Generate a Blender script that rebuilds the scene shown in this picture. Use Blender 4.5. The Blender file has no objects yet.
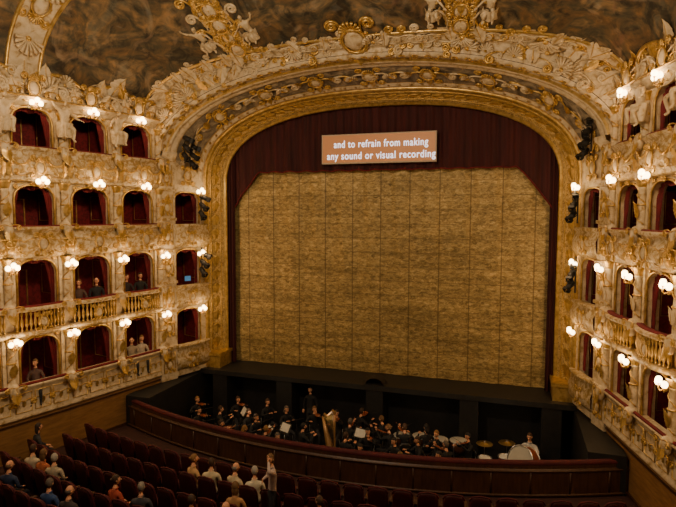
import bpy, math, random
import numpy as np
from math import pi, sin, cos
from mathutils import Matrix, Vector
random.seed(11); R=random.random
def U(a,b): return a+(b-a)*random.random()
SC=bpy.context.scene
COL=SC.collection

# ---------------------------------------------------------------- materials
def newmat(name):
    m=bpy.data.materials.new(name); m.use_nodes=True
    nt=m.node_tree; b=nt.nodes['Principled BSDF']
    return m,nt,b
def ramp(nt,stops,interp='LINEAR'):
    r=nt.nodes.new('ShaderNodeValToRGB'); e=r.color_ramp.elements; r.color_ramp.interpolation=interp
    while len(e)<len(stops): e.new(.5)
    for i,(p,c) in enumerate(stops):
        e[i].position=p; e[i].color=(c[0],c[1],c[2],1)
    return r
def noise(nt,scale,detail=4,rough=.6,coord=None,dist=0):
    n=nt.nodes.new('ShaderNodeTexNoise'); n.inputs['Scale'].default_value=scale; n.inputs['Detail'].default_value=detail
    n.inputs['Roughness'].default_value=rough; n.inputs['Distortion'].default_value=dist
    if coord is not None: nt.links.new(coord,n.inputs['Vector'])
    return n
def objco(nt,scale=None):
    t=nt.nodes.new('ShaderNodeTexCoord'); o=t.outputs['Object']
    if scale:
        m=nt.nodes.new('ShaderNodeMapping'); m.inputs['Scale'].default_value=scale
        nt.links.new(o,m.inputs['Vector']); o=m.outputs['Vector']
    return o
def bump(nt,b,h,strength=.3,dist=.02):
    n=nt.nodes.new('ShaderNodeBump'); n.inputs['Strength'].default_value=strength; n.inputs['Distance'].default_value=dist
    nt.links.new(h,n.inputs['Height']); nt.links.new(n.outputs['Normal'],b.inputs['Normal'])
def mix(nt,a,b_,mode='MULTIPLY',fac=1.):
    mx=nt.nodes.new('ShaderNodeMix'); mx.data_type='RGBA'; mx.blend_type=mode
    if isinstance(fac,float): mx.inputs[0].default_value=fac
    else: nt.links.new(fac,mx.inputs[0])
    nt.links.new(a,mx.inputs[6])
    if isinstance(b_,tuple): mx.inputs[7].default_value=(*b_,1)
    else: nt.links.new(b_,mx.inputs[7])
    return mx.outputs[2]
def noisemat(name,stops,scale,rough=.7,metal=0,bs=.3,bd=.02,cs=None,detail=4,dist=0):
    m,nt,b=newmat(name); co=objco(nt,cs)
    n=noise(nt,scale,detail,.6,co,dist); r=ramp(nt,stops)
    nt.links.new(n.outputs['Fac'],r.inputs['Fac']); nt.links.new(r.outputs['Color'],b.inputs['Base Color'])
    b.inputs['Roughness'].default_value=rough; b.inputs['Metallic'].default_value=metal
    if bs: bump(nt,b,n.outputs['Fac'],bs,bd)
    return m
M={}
M['cream']=noisemat('cream_plaster',[(.34,(.34,.22,.085)),(.43,(.52,.40,.235)),(.6,(.64,.52,.345)),(.8,(.72,.605,.425))],4.5,.55,bs=.4,bd=.03,dist=.6)
M['creamgilt']=noisemat('cream_gilded_stucco',[(.38,(.64,.52,.345)),(.48,(.55,.42,.24)),(.54,(.43,.28,.09)),(.7,(.31,.185,.045))],7.,.48,.12,bs=.9,bd=.05,dist=.8)
M['gold']=noisemat('gilding',[(.3,(.38,.22,.05)),(.6,(.70,.47,.16))],6.,.38,.7,bs=.5,bd=.02)
M['goldrelief']=noisemat('gilded_relief',[(.34,(.25,.145,.04)),(.5,(.60,.41,.15)),(.7,(.82,.61,.28))],16.,.42,.55,bs=1.,bd=.05,dist=1.2)
M['velvet']=noisemat('red_velvet',[(.3,(.09,.002,.006)),(.7,(.17,.006,.012))],5.,.8,bs=.1)
M['box']=noisemat('red_damask',[(.45,(.11,.003,.007)),(.55,(.18,.008,.014))],9.,.75,bs=.1)
M['drape']=noisemat('maroon_stage_velvet',[(.3,(.028,.003,.004)),(.7,(.062,.007,.009))],2.,.85,bs=.1,cs=(3,1,.3))
M['seat']=noisemat('seat_velvet',[(.3,(.045,.002,.004)),(.7,(.09,.005,.008))],4.,.8,bs=.1)
M['seatback']=noisemat('seat_back_shell',[(.3,(.034,.004,.004)),(.7,(.06,.008,.007))],4.,.5,bs=.1)
M['black']=noisemat('black_paint',[(.3,(.006,.006,.006)),(.7,(.014,.013,.012))],4.,.6,bs=.1)
M['stage']=noisemat('stage_boards',[(.3,(.009,.008,.007)),(.7,(.02,.018,.016))],3.,.6,bs=.1,cs=(1,6,1))
M['wood']=noisemat('brown_wood',[(.3,(.2,.095,.03)),(.7,(.32,.165,.06))],2.5,.5,bs=.15,cs=(1,1,6))
M['darkwood']=noisemat('dark_wood',[(.3,(.035,.012,.006)),(.7,(.075,.032,.014))],2.5,.45,bs=.15,cs=(6,6,1))
M['floor']=noisemat('parquet_carpet',[(.3,(.025,.007,.006)),(.7,(.05,.015,.011))],5.,.8,bs=.1)
M['paper']=noisemat('sheet_paper',[(.3,(.6,.57,.5)),(.7,(.7,.67,.6))],8.,.8,bs=0)
M['board']=noisemat('board_frame',[(.3,(.5,.42,.33)),(.7,(.55,.47,.38))],8.,.8,bs=0)
M['steel']=noisemat('chrome',[(.3,(.4,.4,.4)),(.7,(.6,.6,.6))],8.,.3,.9,bs=0)
M['drum']=noisemat('drum_skin',[(.3,(.42,.4,.34)),(.7,(.54,.52,.45))],3.,.6,bs=.05)
M['copper']=noisemat('copper_kettle',[(.3,(.3,.13,.06)),(.7,(.45,.2,.1))],3.,.3,.8,bs=.05)
M['brass']=noisemat('cymbal_brass',[(.3,(.3,.2,.07)),(.7,(.45,.3,.1))],3.,.35,.8,bs=.05)
M['harpwood']=noisemat('harp_maple',[(.3,(.2,.1,.035)),(.7,(.34,.19,.07))],3.,.35,.2,bs=.05)
M['redlac']=noisemat('red_lacquer',[(.3,(.2,.05,.02)),(.7,(.3,.08,.03))],3.,.3,bs=0)
M['skin']=noisemat('skin',[(.3,(.58,.27,.15)),(.7,(.72,.37,.22))],9.,.6,bs=.05)
M['trouser']=noisemat('trouser_cloth',[(.3,(.012,.012,.015)),(.7,(.025,.025,.03))],9.,.85,bs=.05)
M['dark']=noisemat('dark_leather',[(.3,(.01,.008,.007)),(.7,(.02,.016,.014))],9.,.5,bs=.05)
M['lip']=noisemat('lips',[(.3,(.35,.12,.1)),(.7,(.4,.15,.12))],9.,.6,bs=0)
def painting():
    m,nt,b=newmat('fresco_painting')
    co=objco(nt)
    w=noise(nt,.42,3,.5,co,2.2); n2=noise(nt,1.3,6,.62,co,1.8); n3=noise(nt,1.2,4,.5,co,1.4)
    r1=ramp(nt,[(.3,(.05,.037,.02)),(.42,(.11,.08,.042)),(.5,(.06,.058,.04)),(.58,(.17,.13,.075)),(.68,(.11,.115,.095)),(.76,(.25,.19,.11))])
    r2=ramp(nt,[(.36,(.22,.19,.15)),(.47,(.75,.68,.58)),(.55,(1.1,.92,.72)),(.66,(1.9,1.4,.95))])
    nt.links.new(w.outputs['Fac'],r1.inputs['Fac']); nt.links.new(n2.outputs['Fac'],r2.inputs['Fac'])
    c=mix(nt,r1.outputs['Color'],r2.outputs['Color'],'MULTIPLY',.95)
    r3=ramp(nt,[(.56,(0,0,0)),(.7,(1,1,1))]); nt.links.new(n3.outputs['Fac'],r3.inputs['Fac'])
    n4=noise(nt,.9,2,.5,co,0); r4=ramp(nt,[(.35,(.19,.09,.055)),(.48,(.33,.23,.14)),(.58,(.26,.23,.16)),(.68,(.11,.13,.14))]); nt.links.new(n4.outputs['Fac'],r4.inputs['Fac'])
    mu=nt.nodes.new('ShaderNodeMath'); mu.operation='MULTIPLY'; mu.inputs[1].default_value=.6; nt.links.new(r3.outputs['Color'],mu.inputs[0])
    c=mix(nt,c,r4.outputs['Color'],'MIX',mu.outputs[0])
    nt.links.new(c,b.inputs['Base Color']); b.inputs['Roughness'].default_value=.75
    bump(nt,b,n2.outputs['Fac'],.3,.03)
    return m
M['fresco']=painting()
M['soffit']=noisemat('soffit_fresco',[(.3,(.07,.055,.038)),(.46,(.17,.135,.09)),(.56,(.28,.225,.15)),(.68,(.39,.31,.19))],2.6,.65,bs=.4,dist=1.2,detail=6)
def goldcloth():
    m,nt,b=newmat('gold_brocade_curtain')
    t=nt.nodes.new('ShaderNodeTexCoord'); sp=nt.nodes.new('ShaderNodeSeparateXYZ'); nt.links.new(t.outputs['Object'],sp.inputs[0])
    mp=nt.nodes.new('ShaderNodeMapping'); mp.inputs['Scale'].default_value=(1.3,1,2.6); nt.links.new(t.outputs['Object'],mp.inputs[0])
    n=noise(nt,4.2,9,.8,mp.outputs[0],1.)
    mp2=nt.nodes.new('ShaderNodeMapping'); mp2.inputs['Scale'].default_value=(2.2,1,5.); nt.links.new(t.outputs['Object'],mp2.inputs[0])
    v=nt.nodes.new('ShaderNodeTexVoronoi'); v.inputs['Scale'].default_value=1.7; v.inputs['Randomness'].default_value=.85; nt.links.new(mp2.outputs[0],v.inputs['Vector'])
    r=ramp(nt,[(.36,(.12,.08,.026)),(.46,(.29,.205,.078)),(.56,(.47,.355,.155)),(.66,(.68,.54,.29))])
    nt.links.new(n.outputs['Fac'],r.inputs['Fac'])
    rv=ramp(nt,[(.0,(.58,.55,.5)),(.3,(.92,.92,.9)),(.8,(1.16,1.13,1.08))]); nt.links.new(v.outputs['Distance'],rv.inputs['Fac'])
    c=mix(nt,r.outputs['Color'],rv.outputs['Color'])
    mp3=nt.nodes.new('ShaderNodeMapping'); mp3.inputs['Scale'].default_value=(.12,1,1.5); nt.links.new(t.outputs['Object'],mp3.inputs[0])
    nb=noise(nt,2.,3,.5,mp3.outputs[0]); rb=ramp(nt,[(.35,(.72,.7,.66)),(.62,(1.12,1.1,1.08))]); nt.links.new(nb.outputs['Fac'],rb.inputs[0]); c=mix(nt,c,rb.outputs['Color'])
    def seams(out,size,w,off=0.):
        a=nt.nodes.new('ShaderNodeMath'); a.operation='MULTIPLY_ADD'; a.inputs[1].default_value=1/size; a.inputs[2].default_value=100+off; nt.links.new(out,a.inputs[0])
        f=nt.nodes.new('ShaderNodeMath'); f.operation='FRACT'; nt.links.new(a.outputs[0],f.inputs[0])
        l=nt.nodes.new('ShaderNodeMath'); l.operation='LESS_THAN'; l.inputs[1].default_value=w/size; nt.links.new(f.outputs[0],l.inputs[0]); return l.outputs[0]
    sx=seams(sp.outputs['X'],1.13,.045); sz=seams(sp.outputs['Z'],.55,.028,.3)
    sz2=nt.nodes.new('ShaderNodeMath'); sz2.operation='MULTIPLY'; sz2.inputs[1].default_value=.7; nt.links.new(sz,sz2.inputs[0])
    ad=nt.nodes.new('ShaderNodeMath'); ad.operation='MAXIMUM'; nt.links.new(sx,ad.inputs[0]); nt.links.new(sz2.outputs[0],ad.inputs[1])
    ml=nt.nodes.new('ShaderNodeMath'); ml.operation='MULTIPLY'; ml.inputs[1].default_value=.6; nt.links.new(ad.outputs[0],ml.inputs[0])
    c=mix(nt,c,(.08,.05,.018),'MIX',ml.outputs[0])
    nt.links.new(c,b.inputs['Base Color']); b.inputs['Roughness'].default_value=.52; b.inputs['Metallic'].default_value=.25
    bump(nt,b,n.outputs['Fac'],.5,.03)
    return m
M['curtain']=goldcloth()
def emis(name,col,s):
    m,nt,b=newmat(name); b.inputs['Base Color'].default_value=(*col,1); b.inputs['Emission Color'].default_value=(*col,1); b.inputs['Emission Strength'].default_value=s
    return m
M['globe']=emis('glowing_globe',(1,.72,.36),14)
M['screen']=emis('surtitle_screen_face',(.42,.17,.06),.5)
M['letters']=emis('surtitle_letters',(.85,.88,1.),1.5)
M['bluescreen']=emis('monitor_face',(.05,.2,.45),.4)
def objcol(name,rough=.85):
    m,nt,b=newmat(name); o=nt.nodes.new('ShaderNodeObjectInfo'); n=noise(nt,9,3,.5,objco(nt)); r=ramp(nt,[(.3,(.7,.7,.7)),(.7,(1,1,1))])
    nt.links.new(n.outputs['Fac'],r.inputs[0]); nt.links.new(mix(nt,o.outputs['Color'],r.outputs[0]),b.inputs['Base Color']); b.inputs['Roughness'].default_value=rough
    return m
M['shirt']=objcol('shirt_cloth')
def hairmat():
    m,nt,b=newmat('hair'); o=nt.nodes.new('ShaderNodeObjectInfo'); d=nt.nodes.new('ShaderNodeMath'); d.operation='DIVIDE'; d.inputs[1].default_value=10
    nt.links.new(o.outputs['Object Index'],d.inputs[0])
    r=ramp(nt,[(0,(.012,.008,.006)),(.3,(.05,.022,.009)),(.5,(.22,.11,.035)),(.7,(.1,.08,.065)),(1,(.45,.41,.35))]); nt.links.new(d.outputs[0],r.inputs[0])
    nt.links.new(r.outputs[0],b.inputs['Base Color']); b.inputs['Roughness'].default_value=.7
    n=noise(nt,60,3,.5,objco(nt)); bump(nt,b,n.outputs['Fac'],.6,.01)
    return m
M['hair']=hairmat()

# ---------------------------------------------------------------- mesh helpers
def grid(P,cu=False,cv=False):
    P=np.asarray(P,float); a,b=P.shape[:2]
    i,j=np.meshgrid(np.arange(a if cu else a-1),np.arange(b if cv else b-1),indexing='ij')
    i=i.ravel(); j=j.ravel(); i2=(i+1)%a; j2=(j+1)%b
    F=np.stack([i*b+j,i2*b+j,i2*b+j2,i*b+j2],1)
    return P.reshape(-1,3),F.tolist()
def box(x0,x1,y0,y1,z0,z1):
    V=np.array([(x,y,z) for x in (x0,x1) for y in (y0,y1) for z in (z0,z1)],float)
    return V,[[0,1,3,2],[4,6,7,5],[0,4,5,1],[2,3,7,6],[0,2,6,4],[1,5,7,3]]
def revolve(prof,n=10,c=(0,0,0)):
    th=np.linspace(0,2*pi,n,endpoint=False)
    P=[[(c[0]+r*cos(t),c[1]+r*sin(t),c[2]+z) for t in th] for r,z in prof]
    V,F=grid(P,False,True); return V,F
def tube(path,rad,n=6,closed=False,ref=(0,1,0)):
    p=np.asarray(path,float); k=len(p); rad=np.broadcast_to(np.asarray(rad,float),(k,))
    if closed: T=np.roll(p,-1,0)-np.roll(p,1,0)
    else: T=np.gradient(p,axis=0)
    T=T/(np.linalg.norm(T,axis=1,keepdims=True)+1e-9)
    rf=np.asarray(ref,float); N=rf-T*(T@rf)[:,None]; N/= (np.linalg.norm(N,axis=1,keepdims=True)+1e-9); B=np.cross(T,N)
    th=np.linspace(0,2*pi,n,endpoint=False)
    P=p[:,None,:]+rad[:,None,None]*(np.cos(th)[None,:,None]*N[:,None,:]+np.sin(th)[None,:,None]*B[:,None,:])
    V,F=grid(P,closed,True)
    if not closed: F=F+[list(range(n)),[ (k-1)*n+i for i in range(n)][::-1]]
    return V,F
def ell(c,r,nu=10,nv=7,e=1.):
    ph=np.linspace(-pi/2,pi/2,nv); th=np.linspace(0,2*pi,nu,endpoint=False)
    s=lambda v:np.sign(v)*np.abs(v)**e
    P=[[(c[0]+r[0]*s(cos(a))*s(cos(t)),c[1]+r[1]*s(cos(a))*s(sin(t)),c[2]+r[2]*s(sin(a))) for t in th] for a in ph]
    return grid(P,False,True)
def xf(V,Mx): 
    return V@Mx[:3,:3].T+Mx[:3,3]
def frame(o,X,Y,Z,s=1.):
    m=np.eye(4); s=np.broadcast_to(s,(3,)); m[:3,0]=np.array(X)*s[0]; m[:3,1]=np.array(Y)*s[1]; m[:3,2]=np.array(Z)*s[2]; m[:3,3]=o; return m
def rotm(ax,a):
    return np.array(Matrix.Rotation(a,4,ax))
class MB:
    def __init__(s): s.V=[];s.F=[];s.M=[];s.S=[];s.n=0
    def add(s,VF,mat=0,Mx=None,smooth=True,mirror=1):
        V,F=VF; V=np.asarray(V,float)
        if Mx is not None: V=xf(V,Mx)
        if mirror!=1: V=V*np.array([mirror,1,1])
        n=s.n; s.V.append(V); s.F+= [[i+n for i in f] for f in F]; s.n+=len(V)
        if np.ndim(mat)==0: s.M+=[int(mat)]*len(F)
        else: s.M+=list(mat)
        s.S+=[smooth]*len(F); return s
    def addT(s,T,Mx=None,mirror=1):
        return s.add((T[0],T[1]),T[2],Mx,True,mirror)
    def tpl(s): return (np.concatenate(s.V),s.F,s.M)
    def mesh(s,name,mats):
        me=bpy.data.meshes.new(name); V=np.concatenate(s.V)
        me.from_pydata(V.tolist(),[],s.F)
        for m in mats: me.materials.append(M[m])
        me.polygons.foreach_set('material_index',s.M); me.polygons.foreach_set('use_smooth',s.S); me.update(); return me
    def build(s,name,mats,parent=None):
        return mkobj(name,s.mesh(name,mats),parent)
def mkobj(name,me,parent=None,loc=None,rz=0,sc=1):
    o=bpy.data.objects.new(name,me); COL.objects.link(o)
    if parent: o.parent=parent
    if loc is not None: o.location=loc
    if rz: o.rotation_euler[2]=rz
    if sc!=1: o.scale=(sc,)*3
    return o

# ---------------------------------------------------------------- ornament templates (x right, y out, z up), size ~1
def T_half():   # spiral with tail
    th=np.linspace(-3.2*pi,.5*pi,30); r=.05+.17*((th-th[0])/(th[-1]-th[0]))**1.3
    p=[(-.35-q*cos(t),.06,-.02+q*sin(t)) for t,q in zip(th,r)]
    tail=[(-.35+.75*u,.05,-.02+.22+.06*sin(pi*u)-.16*u*u) for u in np.linspace(.12,1,9)]
    P=p+tail; k=len(P); rad=.025+.035*np.sin(np.linspace(0.3,pi,k))
    return tube(P,rad,5)
def T_C():
    m=MB(); a=T_half(); V=a[0].copy(); m.add(a,1); V[:,0]*=-1; m.add((V+np.array([.62,0,0]),a[1]),1)
    t=m.tpl(); t[0][:,0]-=.31; return t
def leafV(w=.26,curl=.18,n=14):
    s=np.linspace(0,1,n); c=np.linspace(-1,1,7); P=[]
    for a in s:
        ww=w*(sin(pi*min(1,a*.92+.04))**.7)*(1+.35*abs(sin(5*pi*a)))
        P.append([(ww*b,.05+.09*(1-abs(b))+curl*a**2.2,a-.12*abs(b)) for b in c])
    return grid(P)
def T_leaf(mat=1):
    m=MB(); m.add(leafV(),mat); m.add(tube([(0,.14+.18*a**2.2,a) for a in np.linspace(0,1,6)],np.linspace(.035,.01,6),5),1); return m.tpl()
def T_shell(mat=0):
    m=MB()
    for i in range(9):
        a=math.radians(-80+20*i); L=.5+.08*cos(a)
        m.add(tube([(L*u*sin(a),.04+.16*sin(u*1.7),L*u*cos(a)) for u in np.linspace(.1,1,6)],np.linspace(.02,.075,6),5),mat)
    m.add(ell((0,.08,.02),(.12,.1,.1),8,5),1); return m.tpl()
def T_cart():
    m=MB(); m.add(ell((0,.02,0),(.26,.12,.34),12,7),0)
    m.add(tube([(.3*cos(t),.07,.38*sin(t)) for t in np.linspace(0,2*pi,20,endpoint=False)],.05,5,True),1)
    C=T_C()
    for sg in(-1,1):
        m.addT(C,frame((.42*sg,0,0),(0,0,1),(0,1,0),(-sg,0,0),.8))
    m.addT(T_shell(1),frame((0,.02,.36),(1,0,0),(0,1,0),(0,0,1),.55)); m.addT(T_leaf(1),frame((0,.02,-.34),(1,0,0),(0,1,0),(0,0,-1),.45)); return m.tpl()
def T_garland():
    m=MB(); u=np.linspace(-1,1,17); m.add(tube([(.5*a,.07,-.28*(1-a*a)) for a in u],.035+.04*(1-u*u)+.015*np.cos(u*22),6),1)
    for s in(-1,1): m.add(ell((.5*s,.07,.02),(.07,.06,.07),8,5),1); m.add(tube([(.5*s,.05,0),(.53*s,.06,-.18),(.5*s,.04,-.3)],[.03,.04,.01],5),1)
    return m.tpl()
h_=T_half(); H=(h_[0],h_[1],[1]*len(h_[1])); Hc=(H[0],H[1],[0]*len(H[1]))
TC=T_C(); TCc=(TC[0],TC[1],[0]*len(TC[1])); TL=T_leaf(1); TLc=T_leaf(0); TS=T_shell(0); TSg=T_shell(1); TK=T_cart(); TG=T_garland()
ORN=[H,H,Hc,TC,TCc,TL,TLc,TLc,TS,TS]

# ---------------------------------------------------------------- people
def bake_skin(J,E,rad):
    me=bpy.data.meshes.new('t'); me.from_pydata(J,E,[]); o=bpy.data.objects.new('t',me); COL.objects.link(o)
    md=o.modifiers.new('s','SKIN')
    for i,r in enumerate(rad): me.skin_vertices[0].data[i].radius=(r,r) if not isinstance(r,tuple) else r
    me.skin_vertices[0].data[0].use_root=True
    md.use_smooth_shade=True
    sb=o.modifiers.new('b','SUBSURF'); sb.levels=1; sb.render_levels=1
    dg=bpy.context.evaluated_depsgraph_get(); ev=o.evaluated_get(dg); m2=ev.to_mesh()
    V=np.array([v.co[:] for v in m2.vertices]); F=[list(p.vertices) for p in m2.polygons]
    ev.to_mesh_clear(); bpy.data.objects.remove(o); return V,F
def hand(m,w,d,nrm,side,mat):
    d=np.array(d,float); d/=np.linalg.norm(d); n=np.array(nrm,float); n-=d*(n@d); n/=np.linalg.norm(n); s=np.cross(d,n)*side; w=np.array(w)
    fr=frame(w,s,n,d)
    m.add(ell((0,0,.045),(.04,.016,.05),8,6),mat,fr)
    for i,(x,L) in enumerate(((-.03,.065),(-.01,.078),(.01,.075),(.029,.055))):
        p=[(x,0,.075),(x*1.15,.004,.085+L*.4),(x*1.2,-.008,.085+L*.75),(x*1.2,-.028,.085+L)]
        m.add(tube(p,[.0095,.009,.008,.006],5,ref=(1,0,0)),mat,fr)
    m.add(tube([(-.03,0,.02),(-.055,-.006,.045),(-.06,-.018,.075)],[.013,.011,.008],5,ref=(0,1,0)),mat,fr)
def head(m,c,tilt=0,turn=0,hair='short'):
    S=MB()
    V,F=ell((0,0,0),(.076,.096,.118),14,11); V=V.copy()
    low=np.clip(-V[:,2]/.118,0,1); V[:,0]*=1-.28*low; V[:,1]*=1-.12*low; V[:,1]+=.012*low
    S.add((V,F),0)
    S.add(tube([(0,.09,.03),(0,.112,-.01),(0,.118,-.025),(0,.095,-.035)],[.008,.012,.015,.009],6,ref=(1,0,0)),0)
    for s in(-1,1):
        S.add(ell((s*.079,-.005,-.005),(.012,.022,.032),7,5),0); S.add(ell((s*.03,.085,.012),(.014,.01,.008),7,5),5); S.add(tube([(s*.014,.093,.03),(s*.03,.094,.036),(s*.047,.082,.03)],.005,4,ref=(0,0,1)),3)
    S.add(ell((0,.088,-.058),(.024,.01,.007),8,5),4)
    if hair!='bald':
        V,F=ell((0,-.012,.02),(.086,.1,.118),16,12); F=[f for f in F if not (V[f][:,1].mean()>.03 and V[f][:,2].mean()<.07) and V[f][:,2].mean()>-.07]
        S.add((V,F),3)
        if hair=='long':
            S.add(ell((0,-.06,-.08),(.085,.05,.13),12,9),3)
        if hair=='bun': S.add(ell((0,-.11,.03),(.04,.04,.04),10,7),3)
    else:
        V,F=ell((0,-.014,-.005),(.083,.09,.08),16,12); F=[f for f in F if V[f][:,1].mean()<.01 and -.07<V[f][:,2].mean()<.045]; S.add((V,F),3)
    Mx=np.eye(4); Mx[:3,3]=c; Mx=Mx@rotm('Z',turn)@rotm('X',tilt)
    t=S.tpl(); m.add((t[0],t[1]),t[2],Mx)
def person(kind,hair='short',slim=1.,turn=0.,tilt=0.):
    m=MB(); A={}
    A['lap']=((.25,.02,.80),(.14,.26,.68),(-.4,1,-.3))
    A['play']=((.30,.12,.86),(.16,.36,1.0),(-.5,.8,.3))
    A['vioL']=((.26,.17,.95),(.16,.42,1.18),(-.3,.6,.7)); A['vioR']=((.33,.1,.88),(.22,.36,1.02),(-.5,.8,.2))
    A['up']=((.33,.12,1.16),(.15,.1,1.36),(-.7,-.1,.5))
    A['cross']=((.25,.05,.8),(-.02,.22,.86),(-1,.2,.1))
    A['stand']=((.27,-.02,.80+.0),(.27,.08,.55),(0,.2,-1))
    kL,kR={'aud':('lap','lap'),'player':('play','play'),'violin':('vioL','vioR'),'stretch':('up','cross'),'cross':('cross','lap'),'stand':('stand','stand')}[kind]
    standing=kind in('stand','stretch')
    J=[(0,0,.53),(0,-.02,.72),(0,-.03,.93),(0,-.02,1.10),(0,.0,1.19),(0,.005,1.25)]
    rad=[(.16*slim,.12),(.14*slim,.11),(.155*slim,.12),(.09,.08),.052,.05]
    E=[(0,1),(1,2),(2,3),(3,4),(4,5)]
    sh=[]
    for s,k in((-1,kL),(1,kR)):
        e,w,hd=A[k]; b=len(J)
        J+=[(s*.18*slim,-.02,1.05),(s*e[0],e[1],e[2]),(s*w[0],w[1],w[2])]; rad+=[.07,.048,.03]
        E+=[(2,b),(b,b+1),(b+1,b+2)]; sh.append((s,w,hd,b))
    for s in(-1,1):
        b=len(J)
        if standing:
            J+=[(s*.1,0,.44),(s*.11,.01,.02),(s*.115,-.02,-.36),(s*.125,.12,-.39)]
        else:
            J+=[(s*.1,.04,.5),(s*.14,.44,.49),(s*.14,.44,.09),(s*.15,.58,.035)]
        rad+=[.1,.066,.042,.032]; E+=[(0,b),(b,b+1),(b+1,b+2),(b+2,b+3)]
    V,F=bake_skin(J,E,rad); Ja=np.array(J)
    seg=[(a,b) for a,b in E]; mat=[]
    for f in F:
        c=V[f].mean(0); best=(9,0,0)
        for k,(a,b) in enumerate(seg):
            d=Ja[b]-Ja[a]; t=np.clip(((c-Ja[a])@d)/(d@d),0,1); dd=np.linalg.norm(c-Ja[a]-t*d)
            if dd<best[0]: best=(dd,k,t)
        k=best[1]
        if k in (3,4): mt=0 if c[2]>1.13 else 1
        elif k>=len(seg)-8:
            mt=2 if (k-(len(seg)-8))%4<3 else 5
            if c[2]>.62: mt=1
        else: mt=1
        mat.append(mt)
    m.add((V,F),mat)
    for s,w,hd,b in sh: hand(m,(s*w[0],w[1],w[2]),(s*hd[0],hd[1],hd[2]),(0,0,1) if kL!='up' else (0,-1,0),s,0)
    m.add(tube([(.062*cos(t),.0+.06*sin(t),1.155) for t in np.linspace(0,2*pi,12,endpoint=False)],.014,5,True,ref=(0,0,1)),1)
    head(m,(0,.03,1.345),tilt,turn,hair)
    if standing: t=m.tpl(); t[0][:,2]+=.42; m.V=[t[0]]
    return m
PM=['skin','shirt','trouser','hair','lip','dark']
P={}
for k,a in {'m1':('aud','short',1.05,.2,0),'m2':('aud','bald',1.1,-.3,-.1),'w1':('aud','long',.88,.1,0),'w2':('aud','bun',.88,-.5,0),'s1':('stretch','long',.9,.8,0),'c1':('cross','short',1.,.4,0),
            'pl1':('player','short',1.,0,-.15),'pl2':('player','long',.88,.2,-.2),'v1':('violin','short',1.,.35,-.1),'v2':('violin','bun',.88,.35,-.1),'st':('stand','short',1.,0,0)}.items():
    P[k]=person(*a).mesh('person_'+k,PM)
def statue_tpl():
    m=MB(); J=[(0,0,.5),(0,.03,.72),(0,.05,.93),(0,.06,1.1),(0,.08,1.2),(-.18,.05,1.05),(-.42,.1,1.2),(-.55,.15,1.42),(.18,.05,1.05),(.36,.12,.85),(.5,.25,.75),(-.1,.04,.48),(-.16,.4,.5),(-.14,.3,.1),(-.14,.42,.02),(.1,.04,.48),(.2,.36,.38),(.24,.2,-.02),(.26,.33,-.08)]
    E=[(0,1),(1,2),(2,3),(3,4),(2,5),(5,6),(6,7),(2,8),(8,9),(9,10),(0,11),(11,12),(12,13),(13,14),(0,15),(15,16),(16,17),(17,18)]
    r=[.16,.13,.16,.08,.055,.08,.05,.035,.08,.05,.035,.11,.075,.05,.035,.11,.075,.05,.035]
    m.add(bake_skin(J,E,r),0); S=MB(); head(S,(0,.11,1.34),-.2,.3,'bun'); t=S.tpl(); m.add((t[0],t[1]),0)
    hand(m,(-.55,.15,1.42),(-.2,.1,1),(0,1,0),-1,0); hand(m,(.5,.25,.75),(.6,.6,-.3),(0,0,1),1,0)
    P_=[[(.3*cos(a)*(1+.15*sin(5*a+z*6)),.05+.24*sin(a)*(1+.1*cos(4*a)),z) for a in np.linspace(0,2*pi,24,endpoint=False)] for z in np.linspace(.05,.6,8)]
    m.add(grid(P_,False,True),0)
    return m.tpl()
TST=statue_tpl()

# ---------------------------------------------------------------- hall plan (canonical right side, mirrored for left)
W=[(7.72,-3.3),(8.13,-5.1),(8.57,-6.95),(9.05,-8.65),(9.55,-10.4),(10.0,-12.2),(10.25,-14.1)]
Wy=np.array([w[1] for w in W])[::-1]; Wx=np.array([w[0] for w in W])[::-1]
TZ=[(.15,1.17),(2.62,3.5),(4.95,5.88),(7.2,8.23)]
TOP=9.7
AH=[2.55,4.9,7.12,9.4]
def seg(A,B):
    A=np.array(A);B=np.array(B);L=np.linalg.norm(B-A);d=(B-A)/L;n=np.array([d[1],-d[0]])
    Mx=np.eye(4);Mx[:2,0]=d;Mx[:2,1]=n;Mx[:2,3]=A
    return Mx,L
def loc(Mx,u,w,z,s=1.,rot=0,flip=1):
    o=(Mx@np.array([u,w,z,1]))[:3]
    f=frame(o,Mx[:3,0],Mx[:3,1],(0,0,1),s)
    if rot: f=f@rotm('Y',rot)
    if flip<0: f=f@np.diag([-1,1,1,1])
    return f
def sweep(Mx,L,prof,bul,nu=13,u0=0,u1=None):
    u1=L if u1 is None else u1
    us=np.linspace(u0,u1,nu)
    Pp=[[(u,w+bul(u/L)*k,z) for (w,z,k) in prof] for u in us]
    V,F=grid(Pp); return xf(V,Mx),F
def opening(m,Mx,L,u0,u1,zs,zr,zb,zt,side,dep=.3):
    uc=(u0+u1)/2;hw=(u1-u0)/2
    us=uc+hw*np.sin(np.linspace(-pi/2,pi/2,17)); az=zs+(zr-zs)*np.clip(1-np.abs((us-uc)/hw)**2.6,0,1)**(1/2.2)
    m.add(grid([[(u,0,a),(u,0,zt)] for u,a in zip(us,az)]),0,Mx,False,side)
    m.add(grid([[(u,0,zb),(u,0,zt)] for u in (0,u0)]),0,Mx,False,side); m.add(grid([[(u,0,zb),(u,0,zt)] for u in (u1,L)]),0,Mx,False,side)
    path=[(u0,zb)]+list(zip(us,az))+[(u1,zb)]
    m.add(grid([[(u,0,z),(u,-dep,z)] for u,z in path]),0,Mx,True,side)
    m.add(tube([(u,.03,z) for u,z in path],.035,6),1,Mx,True,side)
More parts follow.
